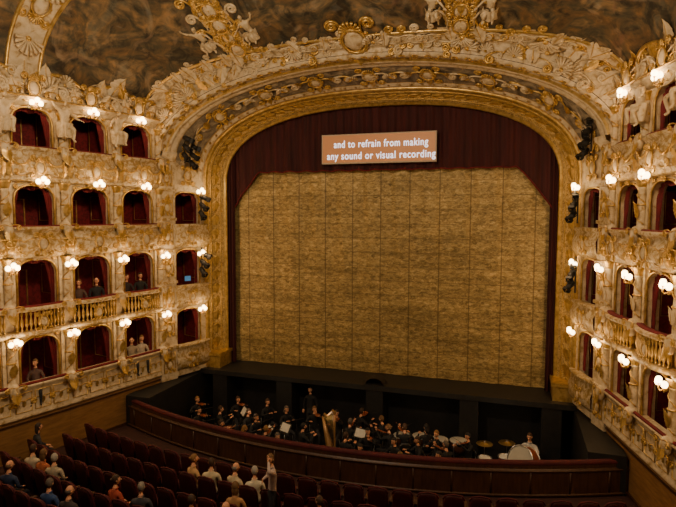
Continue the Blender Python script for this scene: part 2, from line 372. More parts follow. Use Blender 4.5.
def interior(m,Mx,L,u0,u1,zb,zt,side,depth=1.25):
    a,b=max(0.02,u0-.15),min(L-.02,u1+.15)
    m.add((np.array([(a,-.1,zb),(b,-.1,zb),(b,-depth,zb),(a,-depth,zb),(a,-.1,zt),(b,-.1,zt),(b,-depth,zt),(a,-depth,zt)]),[[0,1,2,3],[4,5,6,7],[0,3,7,4],[1,2,6,5],[2,3,7,6]]),2,Mx,False,side)
    c=(a+b)/2; 
    m.add(tube([(c-.32,-depth+.02,zb),(c-.32,-depth+.02,zt-.45),(c+.32,-depth+.02,zt-.45),(c+.32,-depth+.02,zb)],.025,5),1,Mx,True,side)
    m.add(tube([(b-.02,-.4,zb+1.05),(b-.02,-.4,zt-.3),(b-.02,-depth+.15,zt-.3),(b-.02,-depth+.15,zb+1.05)],.015,4,True,ref=(1,0,0)),1,Mx,True,side)
    m.add(tube([(a+.02,-.4,zb+1.05),(a+.02,-.4,zt-.3),(a+.02,-depth+.15,zt-.3),(a+.02,-depth+.15,zb+1.05)],.015,4,True,ref=(1,0,0)),1,Mx,True,side)
def drapes(m,Mx,u0,u1,zb,zt,side):
    for s,ub in((1,u0),(-1,u1)):
        P_=[]
        for z in np.linspace(zb,zt,12):
            t=(z-zb)/(zt-zb); w=.1+.2*t**2.5 if t>.4 else .1+.05*(.4-t)
            P_.append([(ub+s*w*q,-.14+.03*sin(q*16+t*2),z) for q in np.linspace(0,1,14)])
        m.add(grid(P_),0,Mx,True,side)
    P_=[[(u,-.12+.03*sin(u*40),zt-q*(.1+.06*abs(sin((u-u0)/(u1-u0)*3*pi)))) for q in (0,1)] for u in np.linspace(u0,u1,40)]
    m.add(grid(P_),0,Mx,True,side)
def column(m,Mx,u,w,z0,z1,r,side):
    h=z1-z0
    m.add(revolve([(r*1.5,0),(r*1.5,.05),(r*1.15,.09),(r,.14),(r*1.05,.45*h),(r*.85,h-.28),(r*1.1,h-.25),(r*.85,h-.22)],10,(u,w,z0)),0,Mx,True,side)
    m.add(revolve([(r*.9,h-.22),(r*1.2,h-.16),(r*1.3,h-.1),(r*1.7,h-.04),(r*1.7,h)],10,(u,w,z0)),1,Mx,True,side)
    m.add(tube([(u+1.08*r*cos(t),w+1.08*r*sin(t),z0+h*.5) for t in np.linspace(0,2*pi,12,endpoint=False)],.025,5,True,ref=(0,0,1)),1,Mx,True,side)
    th=np.linspace(0,3.2*pi,26); m.add(tube([(u+1.03*r*cos(t),w+1.03*r*sin(t),z0+.16+(h-.42)*q) for t,q in zip(th,np.linspace(0,1,26))],.018,4,ref=(0,0,1)),1,Mx,True,side)
SCONCE=[]
def wpt(Mx,u,w,z,side):
    p=(Mx@np.array([u,w,z,1]))[:3]; return (p[0]*side,p[1],p[2])
for side,nm in((-1,'left'),(1,'right')):
    wall=MB(); par=MB(); bal=MB(); orn=MB(); drp=MB(); colm=MB()
    nseg=len(W)-1
    for i in range(nseg):
        Mx,L=seg(W[i],W[i+1]); u0,u1=.28,L-.28; uc=L/2
        ang=math.atan2(Mx[1,0],Mx[0,0])
        wall.add(grid([[(u,.05,z) for z in (-1.6,.17)] for u in (0,L)]),3,Mx,False,side)
        wall.add(box(0,L,.04,.1,-1.3,-1.12),4,Mx,False,side); wall.add(box(0,L,.04,.08,-.02,.04),4,Mx,False,side)
        for t,(pb,pt) in enumerate(TZ):
            zb=pb; zt=TZ[t+1][0] if t<3 else TOP
            crown=AH[t]; opening(wall,Mx,L,u0,u1,crown-.45,crown,zb,zt,side)
            interior(wall,Mx,L,u0,u1,zb+.05,zt-.03,side)
            drapes(drp,Mx,u0,u1,pt-.3,crown,side)
            B=(.0,.22,.2,.16)[t]
            bul=lambda x,B=B:B*max(0,sin(pi*x))**.8
            h=pt-pb
            if t==0:
                pr=[(-.05,0,0),(.12,0,0),(.16,.05,0),(.1,.12,0),(.1,h-.16,0),(.17,h-.1,0),(.17,h-.03,0),(.1,h,0),(-.12,h,0)]
                par.add(sweep(Mx,L,[(w,pb+z,k) for w,z,k in pr],bul,7),0,None,True,side)
                par.add(sweep(Mx,L,[(.13+.045*cos(a),pt+.01+.045*sin(a),0) for a in np.linspace(-pi/2,1.5*pi,9)]+[(-.12,pt,0)],bul,7),2,None,True,side)
                for q in range(3):
                    a=.08+q*(L-.06)/3; b=a+(L-.06)/3-.1
                    orn.add(tube([(a,.11,pb+.2),(b,.11,pb+.2),(b,.11,pt-.24),(a,.11,pt-.24)],.018,5,True),1,Mx,True,side)
                    orn.addT(TC,loc(Mx,(a+b)/2,.1,(pb+pt)/2-.03,.38),side); orn.addT(TL,loc(Mx,(a+b)/2,.1,(pb+pt)/2-.14,.2),side)
            elif t==1:
                for pr in ([(-.1,0,0),(.1,0,1),(.2,.06,1),(.2,.14,1),(.1,.17,1),(-.1,.17,1)],[(-.1,h-.14,1),(.12,h-.14,1),(.2,h-.09,1),(.2,h-.02,1),(.12,h,1),(-.12,h,1)]):
                    par.add(sweep(Mx,L,[(w,pb+z,k) for w,z,k in pr],bul),1,None,True,side)
                par.add(sweep(Mx,L,[(.12,pt+.005,1),(.1,pt+.04,1),(-.06,pt+.04,1),(-.1,pt,1)],bul),2,None,True,side)
                nb=13
                for q in range(nb):
                    u=.12+(L-.24)*(q+.5)/nb
                    bal.add(revolve([(.02,.16),(.045,.2),(.02,.24),(.055,.38),(.045,.48),(.018,.6),(.045,.68),(.02,.74)],6,(u,.07+bul(u/L),pb)),0,Mx,True,side)
                orn.addT(TK,loc(Mx,uc,.1+bul(.5),pb+h*.47,.42),side)
            else:
                pr=[(-.08,0,0),(.06,0,.6),(.14,.05,.8),(.12,.1,.8),(.2,.22,1),(.24,.4,1.1),(.2,.6,1),(.1,h-.2,.9),(.13,h-.12,.9),(.2,h-.08,.9),(.2,h-.02,.9),(.12,h,.9),(-.12,h,.9)]
                par.add(sweep(Mx,L,[(w,pb+z,k) for w,z,k in pr],bul),1,None,True,side)
                par.add(sweep(Mx,L,[(.12,pt+.005,.9),(.1,pt+.04,.9),(-.06,pt+.04,.9),(-.1,pt,.9)],bul),2,None,True,side)
                b0=bul(.5)*1.1; orn.addT(TK,loc(Mx,uc,.22+b0,pb+.42,.5),side)
                for s in(-1,1):
                    orn.addT(TG if t==3 else TC,loc(Mx,uc+s*.52,.2+bul(.5+s*.27)*1.05,pb+(.62 if t==3 else .45),.5,flip=s),side)
                    orn.addT(H,loc(Mx,uc+s*.5,.2+bul(.5+s*.26),pb+.25,.4,rot=pi*.95,flip=s),side)
                    orn.addT(TL,loc(Mx,uc+s*.78,.16+bul(.5+s*.4),pb+.2,.42),side)
            orn.addT(TS if t%2 else TSg,loc(Mx,uc,.03,crown-.04,.3),side)
            for s in(-1,1):
                orn.addT(H,loc(Mx,uc+s*.42,.02,crown-.02,.34,flip=-s,rot=.3),side)
            z0,z1=pt,(TZ[t+1][0] if t<3 else 9.35)
            column(colm,Mx,0,.1,z0,z1,.11,side)
            for s in(-1,1):
                if i>0 or s>0: wall.add(box(s*.17-.05,s*.17+.05,0,.06,z0-.2,z1),0,Mx,False,side)
            colm.addT(TLc if t%2 else TL,loc(Mx,0,.2,z0+.35,.4),side)
            colm.add(ell((0,.24,z0-.12),(.14,.13,.24),10,7),0,Mx,True,side)
            colm.addT(TL,loc(Mx,0,.3,z0-.1,(.45,.45,-.4)),side)
            colm.addT(TC,loc(Mx,0,.32,z0-.02,.36),side)
        par.add(sweep(Mx,L,[(0,9.42,0),(.1,9.45,0),(.12,9.52,0),(.3,9.6,0),(.34,9.7,0),(-.1,9.74,0)],lambda x:0,3),0,None,True,side)
        par.add(sweep(Mx,L,[(.345+.03*cos(a),9.66+.03*sin(a),0) for a in np.linspace(0,2*pi,7)],lambda x:0,3),3,None,True,side)
        orn.addT(TK,loc(Mx,uc,.2,9.95,.6),side)
        for s in(-1,1):
            orn.addT(Hc,loc(Mx,uc+s*.6,.2,9.9,.8,flip=-s,rot=.2),side); orn.addT(TLc,loc(Mx,uc+s*.45,.15,9.75,.5,rot=s*.5),side); orn.addT(TC,loc(Mx,uc+s*.75,.2,9.8,.5),side)
        if i>0: orn.addT(TST,loc(Mx,0,.22,8.55,.82,flip=1 if i%2 else -1),side)
        for z in (2.42,4.62): SCONCE.append((wpt(Mx,0,.3,z,side),side,ang))
        SCONCE.append((wpt(Mx,uc,.42,7.12,side),side,ang)); 
        SCONCE.append((wpt(Mx,uc,.22,9.42,side),side,ang))
    for A_,B_,isbox in (((7.0,-1.15),(7.5,-2.72),True),((7.5,-2.72),(7.72,-3.3),False)):
        Mx,L=seg(A_,B_); ang=math.atan2(Mx[1,0],Mx[0,0])
        if isbox:
            for t,(pb,pt) in enumerate(TZ):
                if t==3:
                    wall.add(grid([[(u,0,z) for z in (pb,8.45)] for u in (0,L)]),0,Mx,False,side)
                    orn.addT(TK,loc(Mx,L/2+.1,.05,7.75,.55),side); continue
                crown=AH[t]; u0,u1=.36,L-.1
                opening(wall,Mx,L,u0,u1,crown-.3,crown,pb,TZ[t+1][0],side); interior(wall,Mx,L,u0,u1,pb,TZ[t+1][0]-.03,side); drapes(drp,Mx,u0,u1,pt,crown,side)
                par.add(sweep(Mx,L,[(0,pb,0),(.08,pb,0),(.2,pb+.2,.5),(.22,pb+.5,.5),(.1,pt-.15,.5),(.18,pt-.08,.5),(.18,pt,.5),(-.1,pt,.5)],lambda x:.2*max(0,sin(pi*x)),9),1,None,True,side)
                orn.addT(TK,loc(Mx,(u0+u1)/2,.28,pb+.4,.42),side)
            wall.add(grid([[(u,.08,z) for z in (-.05,.2)] for u in (0,L)]),0,Mx,False,side)
            for z in (2.42,4.62,7.05): SCONCE.append((wpt(Mx,.55,.3,z,side),side,ang))
        else:
            par.add(box(-.05,L+.05,-.3,.14,-.1,8.45),0,Mx,False,side)
            for zc in (.5,1.9,3.0,4.2,5.4,6.5,7.6):
                par.add(box(-.08,L+.08,-.3,.2,zc+.62,zc+.72),1,Mx,False,side)
                orn.addT(TK,loc(Mx,L/2,.15,zc,.42),side); orn.addT(TL,loc(Mx,L/2,.15,zc+.18,.35),side)
                for s in(-1,1): orn.add(tube([(L/2+s*.24,.15,zc-.3),(L/2+s*.24,.15,zc+.5)],.02,5),1,Mx,True,side)
            par.add(sweep(Mx,L,[(0,8.2,0),(.2,8.25,0),(.25,8.35,0),(.36,8.42,0),(.4,8.55,0),(0,8.6,0)],lambda x:0,3),0,None,True,side)
    wall.add(box(7.0,7.95,-5.0,-.6,-2.5,-.12),5,None,False,side)
    wo=wall.build('wall_'+nm,['cream','gold','box','wood','darkwood','black'])
    par.build('box_parapets',['cream','creamgilt','velvet','gold'],wo); bal.build('balusters',['gold'],wo)
    orn.build('stucco_ornament',['cream','gold'],wo); drp.build('box_drapes',['velvet'],wo); colm.build('pier_columns',['cream','gold'],wo)

# ---------------------------------------------------------------- sconces
sm=MB()
sm.add(ell((0,0,0),(.07,.05,.12),8,6),0)
gl=[(0,.16,.1),(-.13,.1,.02),(.13,.1,.02)]
for g in gl:
    sm.add(tube([(0,.02,-.05),(g[0]*.6,g[1]*.8,-.1),(g[0],g[1],-.06),(g[0],g[1],g[2]-.02)],.014,5,ref=(1,0,.3)),0)
    sm.add(revolve([(.01,-.04),(.045,-.02),(.02,0)],7,g),0); sm.add(ell((g[0],g[1],g[2]+.065),(.075,.075,.085),10,7),1)
SM=sm.mesh('wall_sconce',['gold','globe'])
for p,side,ang in SCONCE:
    o=mkobj('wall_sconce',SM,None,p)
    n=(math.sin(ang)*side,-math.cos(ang)); o.rotation_euler[2]=math.atan2(n[1],n[0])-pi/2
    l=bpy.data.lights.new('sconce_light','POINT'); l.energy=16; l.color=(1,.62,.31); l.shadow_soft_size=.1
    lo=bpy.data.objects.new('sconce_light',l); COL.objects.link(lo); lo.parent=o; lo.location=(0,.42,.12)

# ---------------------------------------------------------------- proscenium arch
def sup(t,a,b,zs,n):
    c,s=cos(t),sin(t)
    return (a*math.copysign(abs(c)**(2/n),c), zs+b*abs(s)**(2/n))
def arch_path(y,a,b,zs,n,z0=None,k=90,ka=14):
    P_=[]
    if z0 is not None:
        for z in np.linspace(z0,zs,ka,endpoint=False): P_.append((a,y,z))
    fine=np.array([sup(t,a,b,zs,n) for t in np.linspace(0,pi,1500)]); d=np.r_[0,np.cumsum(np.linalg.norm(np.diff(fine,axis=0),axis=1))]
    for s in np.linspace(0,d[-1],k): P_.append((np.interp(s,d,fine[:,0]),y,np.interp(s,d,fine[:,1])))
    if z0 is not None:
        for z in np.linspace(zs,z0,ka+1)[1:]: P_.append((-a,y,z))
    return np.array(P_)
pro=MB()
Pin=arch_path(-.4,6.4,2.85,7.5,2.4,0.,120,40); Pout=arch_path(-1.2,7.05,3.32,7.5,2.4,0.,120,40)
def loftprof(Pa,Pb,prof):
    D=Pb-Pa; T=np.gradient((Pa+Pb)/2,axis=0); T/=np.linalg.norm(T,axis=1,keepdims=True); Dn=D/np.linalg.norm(D,axis=1,keepdims=True)
    N=np.cross(T,Dn); N/=np.linalg.norm(N,axis=1,keepdims=True)
    sg=np.sign(-N[:,1]); N*=sg[:,None]
    return np.stack([Pa+D*v+N*h for v,h in prof],1),N
G,N=loftprof(Pin,Pout,[(-.03,-.2),(0,0),(.04,.07),(.12,.07),(.16,0),(.2,.03),(.35,-.05),(.5,-.08),(.65,-.05),(.8,.03),(.84,0),(.88,.08),(.97,.08),(1,0),(1.02,-.2)])
V,F=grid(G); nf=14; mt=[1 if 4<=j<=8 else 0 for i in range(len(Pin)-1) for j in range(nf)]
pro.add((V,F),mt)
PL=(Pin+Pout)/2
for i in range(2,len(PL)-2,3):
    T=PL[i+1]-PL[i-1]; T/=np.linalg.norm(T); D=Pout[i]-Pin[i]; D/=np.linalg.norm(D); n=N[i]
    if PL[i][0]<0: T=-T
    pro.add((TL[0],TL[1]),0,frame(PL[i]-n*.09-T*.15,D,n,T,(.7,.35,.42)))
for v,r in ((.3,.02),(.7,.02)):
    pro.add(tube(Pin+(Pout-Pin)*v+N*.0,r,5,ref=(0,1,0)),0)
for s in(-1,1):
    pro.add(box(6.33*s,7.1*s,-1.28,-.3,0,.55),0,None,False); pro.add(box(6.28*s,7.15*s,-1.34,-.3,.5,.62),0,None,False)
K=130
C0=arch_path(-1.2,7.05,3.32,7.5,2.4,None,K); C1=arch_path(-2.75,7.5,2.9,8.4,2.05,None,K); C2=arch_path(-3.35,7.78,3.05,8.4,2.05,None,K)
S_,Ns=loftprof(C0,C1,[(0,0),(.04,.05),(.12,.06),(.16,0),(.2,.02),(.5,-.05),(.8,.02),(.84,0),(.88,.06),(.96,.05),(1,0)])
V,F=grid(S_); mt=[ (2 if j in(0,1,2,8,9) else (0 if j in (3,7) else 3)) for i in range(K-1) for j in range(10)]
pro.add((V,F),mt)
S2,N2=loftprof(C1,C2,[(0,0),(.1,.1),(.3,.1),(.36,.02),(.5,.0),(.7,.02),(.75,.12),(.92,.12),(1,.02)])
V,F=grid(S2); mt=[ (0 if j in(2,5) else 2) for i in range(K-1) for j in range(8)]; pro.add((V,F),mt)
def along(Pa,Pb,v,N,T,i,s,mb,off=0,mode=0):
    c=Pa[i]+(Pb[i]-Pa[i])*v+N[i]*off; t=Pa[i+1]-Pa[i-1]; t/=np.linalg.norm(t); D=Pb[i]-Pa[i]; D/=np.linalg.norm(D)
    X=t if mode==0 else D; Z=D if mode==0 else t
    f=frame(c,X,N[i],Z,s); mm=[ {0:2,1:0}[q] for q in T[2]]
    mb.add((T[0],T[1]),mm,f)
for i in range(4,K-3,5):
    q=(i//5)
    if q%3==0: along(C0,C1,.5,Ns,TK,i,.75,pro)
    else:
        along(C0,C1,.5,Ns,TCc if q%2 else TC,i,.8,pro); along(C0,C1,.45,Ns,TS if q%2 else TL,i,.45,pro)
    along(C1,C2,.5,N2,TC,i,.42,pro,.02)
for i in range(3,K-3,3):
    along(C0,C1,.1,Ns,TL,i,.16,pro,.05); along(C1,C2,.85,N2,TSg,i,.22,pro,.1)
pro.build('proscenium_arch',['gold','goldrelief','cream','soffit'])

# ---------------------------------------------------------------- ceiling vault
def Sv(y,t,off=0):
    a=np.interp(y,Wy,Wx)+.02; b=np.interp(y,[-14.2,-11,-8,-5,-3.3],[6.2,5.9,4.7,2.7,1.85])
    x,z=sup(t,a,b,TOP,2.5); return np.array([x,y,z])
def Sn(y,t):
    e=.01; a=Sv(y+e,t)-Sv(y-e,t); b=Sv(y,min(pi-1e-3,t+e))-Sv(y,max(1e-3,t-e)); n=np.cross(a,b); n/=np.linalg.norm(n)
    if n[2]>0: n=-n
    a/=np.linalg.norm(a); b/=np.linalg.norm(b); return n,a,b
cl=MB()
ys=np.linspace(-3.35,-14.1,90); ts=np.linspace(0,1,261); ts=pi*(ts+.06*np.sin(2*pi*ts)*1)
ts=np.clip(ts,0,pi)
G=np.array([[Sv(y,t) for t in ts] for y in ys]); V,F=grid(G); mt=[]
RIBS=(-.5,.42)
def zl(y): return 10.2+.3*abs(cos(pi*(y+3.3)/1.85))
for i in range(len(ys)-1):
    for j in range(len(ts)-1):
        c=(G[i,j]+G[i+1,j+1])/2; a=np.interp(c[1],Wy,Wx); xr=c[0]/a; cream=0
        if c[2]<zl(c[1]) or c[1]>-3.8-.12*sin(xr*40) or min(abs(xr-r) for r in RIBS)<.045+.015*sin(c[1]*8) or abs(c[1]+8)<.42: cream=1
        mt.append(cream)
cl.add((V,F),mt)
fine=np.array([Sv(-3.35,t) for t in np.linspace(0,pi,1500)]); d=np.r_[0,np.cumsum(np.linalg.norm(np.diff(fine,axis=0),axis=1))]
V0=np.stack([np.interp(np.linspace(0,d[-1],K),d,fine[:,q]) for q in range(3)],1)
cl.add(grid(np.stack([C2,V0],1)),1)
def vt(T,y,t,s,rot=0,flip=1,off=.0):
    p=Sv(y,t); n,a,b=Sn(y,t); 
    f=frame(p+n*off,b,n,-a,s)@rotm('Y',rot)
    if flip<0: f=f@np.diag([-1,1,1,1])
    cl.add((T[0],T[1]),[{0:1,1:2}[q] for q in T[2]],f)
def tx(y,xr): return math.acos(math.copysign(abs(xr)**(1.25),xr))
for y in (-3.85,-7.55,-8.45): cl.add(tube([Sv(y,t) for t in np.linspace(.02,pi-.02,160)],.06,6,ref=(0,1,0)),2)
for r in RIBS:
    for dx in (-.05,.05): cl.add(tube([Sv(y,tx(y,r+dx+.012*sin(y*6))) for y in np.linspace(-3.6,-7.9,40)],.05,6,ref=(0,0,1)),2)
    for q,y in enumerate(np.arange(-4.0,-7.6,-.5)):
        vt(TK,y,tx(y,r),.75)
        for s in(-1,1): vt(H if q%2 else Hc,y-.2,tx(y,r+s*.07),.8,rot=s*1.2,flip=s)
    for s in(-1,1):
        vt(TST,-4.3,tx(-4.3,r+s*.1),.7,flip=s)
for q,xr in enumerate(np.linspace(-.93,.93,38)):
    t=tx(-3.6,xr); vt(random.choice([TC,TCc,TS,TCc]),-3.62,t,U(.55,.8),rot=pi*(q%2)); vt(random.choice([H,TLc,Hc]),-3.95,t,U(.45,.7),rot=U(-.6,.6)+pi)
vt(TK,-3.75,tx(-3.75,0.001),1.3)
def tz_(y,z,s):
    tt=np.linspace(.001,1.2,160); zs_=[Sv(y,t)[2] for t in tt]; t=float(np.interp(z,zs_,tt)); return t if s>0 else pi-t
for s in(-1,1):
    for y in np.arange(-3.9,-13,-.42):
        for zz in (9.95,10.2):
            t=tz_(y,zz+U(-.08,.08),s)
            vt(random.choice(ORN),y+U(-.1,.1),t,U(.5,.8),rot=(pi/2 if s>0 else -pi/2)+U(-.8,.8),flip=random.choice((-1,1)))
for s in(-1,1):
    pts=[Sv(y,tz_(y,zl(y),s)) for y in np.linspace(-3.9,-13.5,130)]
    cl.add(tube(pts,.07,6,ref=(0,0,1)),2)
for xr in np.linspace(-.97,.97,34):
    vt(random.choice([TK,TC,TS]),-8,tx(-8,xr),.8,rot=pi/2)
for i in range(3,K-3,2):
    h=V0[i]-C2[i]; L=np.linalg.norm(h)
    if L<.12: continue
    t=C2[i+1]-C2[i-1]; t/=np.linalg.norm(t); Z=np.cross(t,(0,-1,0)); Z=Z if Z@h>0 else -Z
    for v in np.arange(.15,L,.4):
        T=random.choice(ORN); f=frame(C2[i]+h/L*v+np.array([0,-.02,0]),t,(0,-1,0),Z,U(.4,.7))@rotm('Y',U(-.7,.7)); cl.add((T[0],T[1]),[{0:1,1:2}[q] for q in T[2]],f)
cl.build('ceiling',['fresco','cream','gold'])

# ---------------------------------------------------------------- stage
st=MB(); st.add(box(-7.2,7.2,-1.6,4,-.18,0),0,None,False); st.add(box(-7.2,7.2,-.7,-.5,-2.5,-.18),1,None,False)
for x in (-6.2,-3.4,.2,3.6,6.3): st.add(box(x-.32,x+.32,-1.55,-.6,-2.5,-.18),1,None,False)
st.add(box(-7.2,7.2,3.9,4,0,11),1,None,False)
st.build('stage_floor',['stage','black'])
pb_=MB(); th=np.linspace(0,pi,12); pb_.add(grid([[(.2+.34*cos(a),y,.26*sin(a)) for a in th] for y in np.linspace(-1.55,-1.05,5)]),0); pb_.add(ell((.2,-1.05,0),(.34,.12,.26),14,9),0); pb_.add(box(-.18,.58,-1.58,-1.0,0,.02),0,None,False)
pb_.build('prompter_box',['black'])
cu=MB(); G=[[(x,.0+.03*sin(x*5.56)+.012*sin(x*17+z),z) for z in np.linspace(.02,8.8,60)] for x in np.linspace(-6.6,6.6,160)]; cu.add(grid(G),0); cu.build('stage_curtain',['curtain'])
dr=MB()
def zedge(x):
    x=abs(x)
    if x<5.0: return 7.97+.02*sin(x*9)
    return 7.97-1.45*((x-5.0)/1.2)**1.15
def fold(x,z): return -.22+.05*sin(x*9+.7*sin(x*3.1))+.02*sin(x*31+z*.6)
G=[]
for x in np.linspace(-6.7,6.7,420):
    zb=zedge(x) if abs(x)<6.2 else 0.02
    G.append([(x,fold(x,z),z) for z in np.linspace(zb,10.8,14)])
dr.add(grid(G),0)
dr.add(tube([(x,fold(x,0)-.02,zedge(x)) for x in np.linspace(-6.2,6.2,220)],.03,5,ref=(0,0,1)),1)
for s in(-1,1):
    dr.add(grid([[(s*(6.12+.55*q),-.3+.07*sin(q*26),z) for q in np.linspace(0,1,30)] for z in np.linspace(.02,10,12)]),0)
dr.build('stage_drape',['drape','velvet'])
sb=MB(); sb.add(box(-2.2,2.2,-.56,-.42,8.2,9.31),0,None,False); sb.add(box(-2.16,2.16,-.575,-.55,8.245,9.27),1,None,False)
so=sb.build('surtitle_screen',['board','screen'])
for i,(tx_,z) in enumerate((("and to refrain from making",8.92),("any sound or visual recording",8.48))):
    c=bpy.data.curves.new('txt','FONT'); c.body=tx_; c.size=.4; c.align_x='CENTER'; c.align_y='CENTER'; c.offset=.004; c.extrude=.003; c.space_character=1.12
    o=bpy.data.objects.new('txt',c); COL.objects.link(o); dg=bpy.context.evaluated_depsgraph_get(); me=bpy.data.meshes.new_from_object(o.evaluated_get(dg)); bpy.data.objects.remove(o)
    me.materials.clear(); me.materials.append(M['letters']); t=mkobj('text_line_%d'%(i+1),me,so,(.1,-.585,z)); t.rotation_euler=(pi/2,0,0)
    xs=[v.co.x for v in me.vertices]; w=max(xs)-min(xs); k=(3.6,4.15)[i]/w; t.scale=(k,.95,1)

# ---------------------------------------------------------------- pit, railing, floor
def arc(x): return -6.62+.028*x*x
fl=MB(); fl.add(box(-8.0,8.0,-6.9,-.5,-2.7,-2.5),1,None,False)
xs=np.linspace(-11,11,60); fl.add(grid([[(x,arc(max(-8.2,min(8.2,x)))-v*(22-6.6),-1.22+.5*v) for v in np.linspace(0,1,12)] for x in xs]),0)
for s in(-1,1): fl.add(box(s*8.0,s*9.5,-5.2,-3.,-1.4,-1.22),0,None,False)
fl.build('floor',['floor','black'])
rl=MB(); xs=np.linspace(-8.1,8.1,60)
def rp(x,o,z): 
    sl=.056*x; n=np.array([sl,-1.])/math.hypot(sl,1); return (x+n[0]*o,arc(x)+n[1]*o,z)
rl.add(grid([[rp(x,o,z) for o,z in ((-.12,-2.6),(-.12,-.34),(.04,-.34),(.04,-.45),(.08,-.5),(.08,-1.3))] for x in xs]),0,None,False)
rl.add(tube([rp(x,-.03,-.32) for x in xs],.085,8,ref=(0,0,1)),1)
rl.add(tube([rp(x,.09,-.5) for x in xs],.025,5,ref=(0,0,1)),0); rl.add(tube([rp(x,.09,-1.15) for x in xs],.04,5,ref=(0,0,1)),0)
for x in np.arange(-7.5,7.6,1.0): rl.add(tube([rp(x,.085,-.55),rp(x,.085,-1.12)],.025,4,ref=(1,0,0)),0)
rl.build('orchestra_pit_railing',['darkwood','seat'])

sd=MB()
sd.add(ell((0,-.05,.28),(.24,.24,.07),10,6,.6),0)
V,F=ell((0,-.3,.56),(.25,.05,.33),12,8,.55); V=V.copy(); V[:,1]-=(V[:,2]-.3)*.18; sd.add((V,F),0)
V,F=ell((0,-.36,.53),(.245,.03,.36),12,8,.5); V=V.copy(); V[:,1]-=(V[:,2]-.3)*.18; sd.add((V,F),1)
sd.add(tube([(-.25,-.44,.78),(-.2,-.46,.88),(0,-.465,.92),(.2,-.46,.88),(.25,-.44,.78)],.02,5,ref=(0,1,0)),0)
for s in(-1,1):
    sd.add(ell((s*.275,-.12,.5),(.03,.22,.03),8,5,.6),2); sd.add(box(s*.275-.02,s*.275+.02,-.3,.02,0,.48),2,None,False)
ST=sd.tpl()
def rowy(k,x): return -8.0-.9*k+.022*x*x
def fz(y): return -1.22+.5*max(0,(-y-6.6))/15.4
for k in range(9):
    m=MB(); x=-8.6
    while x<8.7:
        y=rowy(k,x); a=math.atan(.044*x)
        wl=np.interp(y,Wy,Wx)-.9
        if abs(x)<wl: m.addT(ST,frame((x,y,fz(y)+.0),(cos(a),sin(a),0),(-sin(a),cos(a),0),(0,0,1)))
        x+=.585
    m.build('theater_seat_row',['seat','seatback','darkwood'])

# ---------------------------------------------------------------- people placement
def put(name,key,loc_,rz,col,hair,sc=1.):
    o=mkobj(name,P[key],None,loc_,rz,sc); o.color=(*col,1); o.pass_index=hair; return o
AUD=[(-8.3,-8.6,'w1',(.03,.03,.035),1,-.5),(-6.8,-10.7,'m2',(.02,.035,.09),6,.1),(-7.1,-9.9,'m1',(.55,.47,.34),3,.1),(-6.6,-9.5,'w1',(.45,.13,.06),4,0),(-6.1,-10.2,'m1',(.45,.38,.27),9,.2),(-5.1,-11.0,'m1',(.03,.07,.2),7,0),(-4.4,-11.4,'m2',(.05,.04,.04),7,0),
(-3.8,-10.4,'w2',(.42,.07,.04),2,-.2),(-3.0,-10.8,'m1',(.05,.05,.06),8,.3),(-2.75,-8.7,'w2',(.6,.36,.16),5,-.4),(-2.2,-8.7,'m1',(.65,.54,.34),3,.2),(-1.6,-10.3,'m1',(.55,.48,.35),2,0),(-1.0,-10.3,'w1',(.45,.24,.1),4,.2),(-1.5,-8.8,'m2',(.6,.48,.3),8,-.3),(-.95,-8.8,'m1',(.68,.6,.44),9,.4),
(-.75,-11.1,'m2',(.55,.01,.015),6,0),(.35,-10.6,'w1',(.12,.07,.05),1,0),(1.05,-9.7,'c1',(.06,.2,.5),3,.6)]
for x,y,k,col,h,rz in AUD: 
    rws=[rowy(q,x) for q in range(9)]; y2=min(rws,key=lambda v:abs(v-.1-y))
    put('audience_member',k,(x,y2-.17,fz(y2)-.14),rz,col,h,.96)
put('audience_member','s1',(-.35,-9.38,fz(-9.38)),2.2,(.55,.42,.36),4,.95)
def violin():
    m=MB(); P_=[]
    for u in np.linspace(0,1,14):
        w=.105*(1-.28*math.exp(-((u-.48)/.1)**2))*math.sqrt(max(0,sin(pi*min(1,max(0,u)))))**.7*(1-.15*u)
        P_.append([(w*cos(a),u*.36,.022*sin(a)) for a in np.linspace(0,2*pi,12,endpoint=False)])
    m.add(grid(P_,False,True),0); m.add(tube([(0,.3,.025),(0,.5,.03),(0,.58,.02)],[.013,.011,.014],6,ref=(1,0,0)),1); m.add(ell((0,.6,.02),(.02,.02,.02),8,5),0)
    m.add(box(-.018,.018,.14,.15,.02,.045),1,None,False); return m
vm=violin(); VM=vm.mesh('violin',['redlac','dark']); bw=MB(); bw.add(tube([(0,-.35,0),(0,.0,.012),(0,.35,0)],.006,5,ref=(1,0,0)),0); BW=bw.mesh('bow',['dark'])
ch=MB(); ch.add(ell((0,.05,.44),(.21,.21,.03),10,5,.5),0); ch.add(ell((0,-.2,.72),(.19,.025,.14),10,6,.5),0)
for s in(-1,1): ch.add(tube([(s*.18,.22,0),(s*.17,.2,.43)],.014,5,ref=(1,0,0)),1); ch.add(tube([(s*.18,-.24,0),(s*.17,-.16,.43),(s*.16,-.21,.8)],.014,5,ref=(1,0,0)),1)
CH=ch.mesh('chair',['dark','steel'])
def stand():
    ms=MB(); f=frame((0,0,1.08),(1,0,0),(0,.85,-.53),(0,.53,.85))
    V,F=box(-.25,.25,-.008,.008,-.16,.18); ms.add((V,F),0,f,False)
    V,F=grid([[(.0+.2*q,-.012-.012*sin(abs(q)*pi),z) for z in (-.13,.15)] for q in np.linspace(-1,1,9)]); ms.add((V,F),1,f)
    ms.add(tube([(0,.02,.2),(0,.0,1.08)],.012,6,ref=(1,0,0)),0)
    for a in (0,2.1,4.2): ms.add(tube([(0,.02,.3),(.28*cos(a),.02+.28*sin(a),.01)],.01,5,ref=(0,0,1)),0)
    return ms.mesh('music_stand',['black','paper'])
MS=stand()
PZ=-2.5
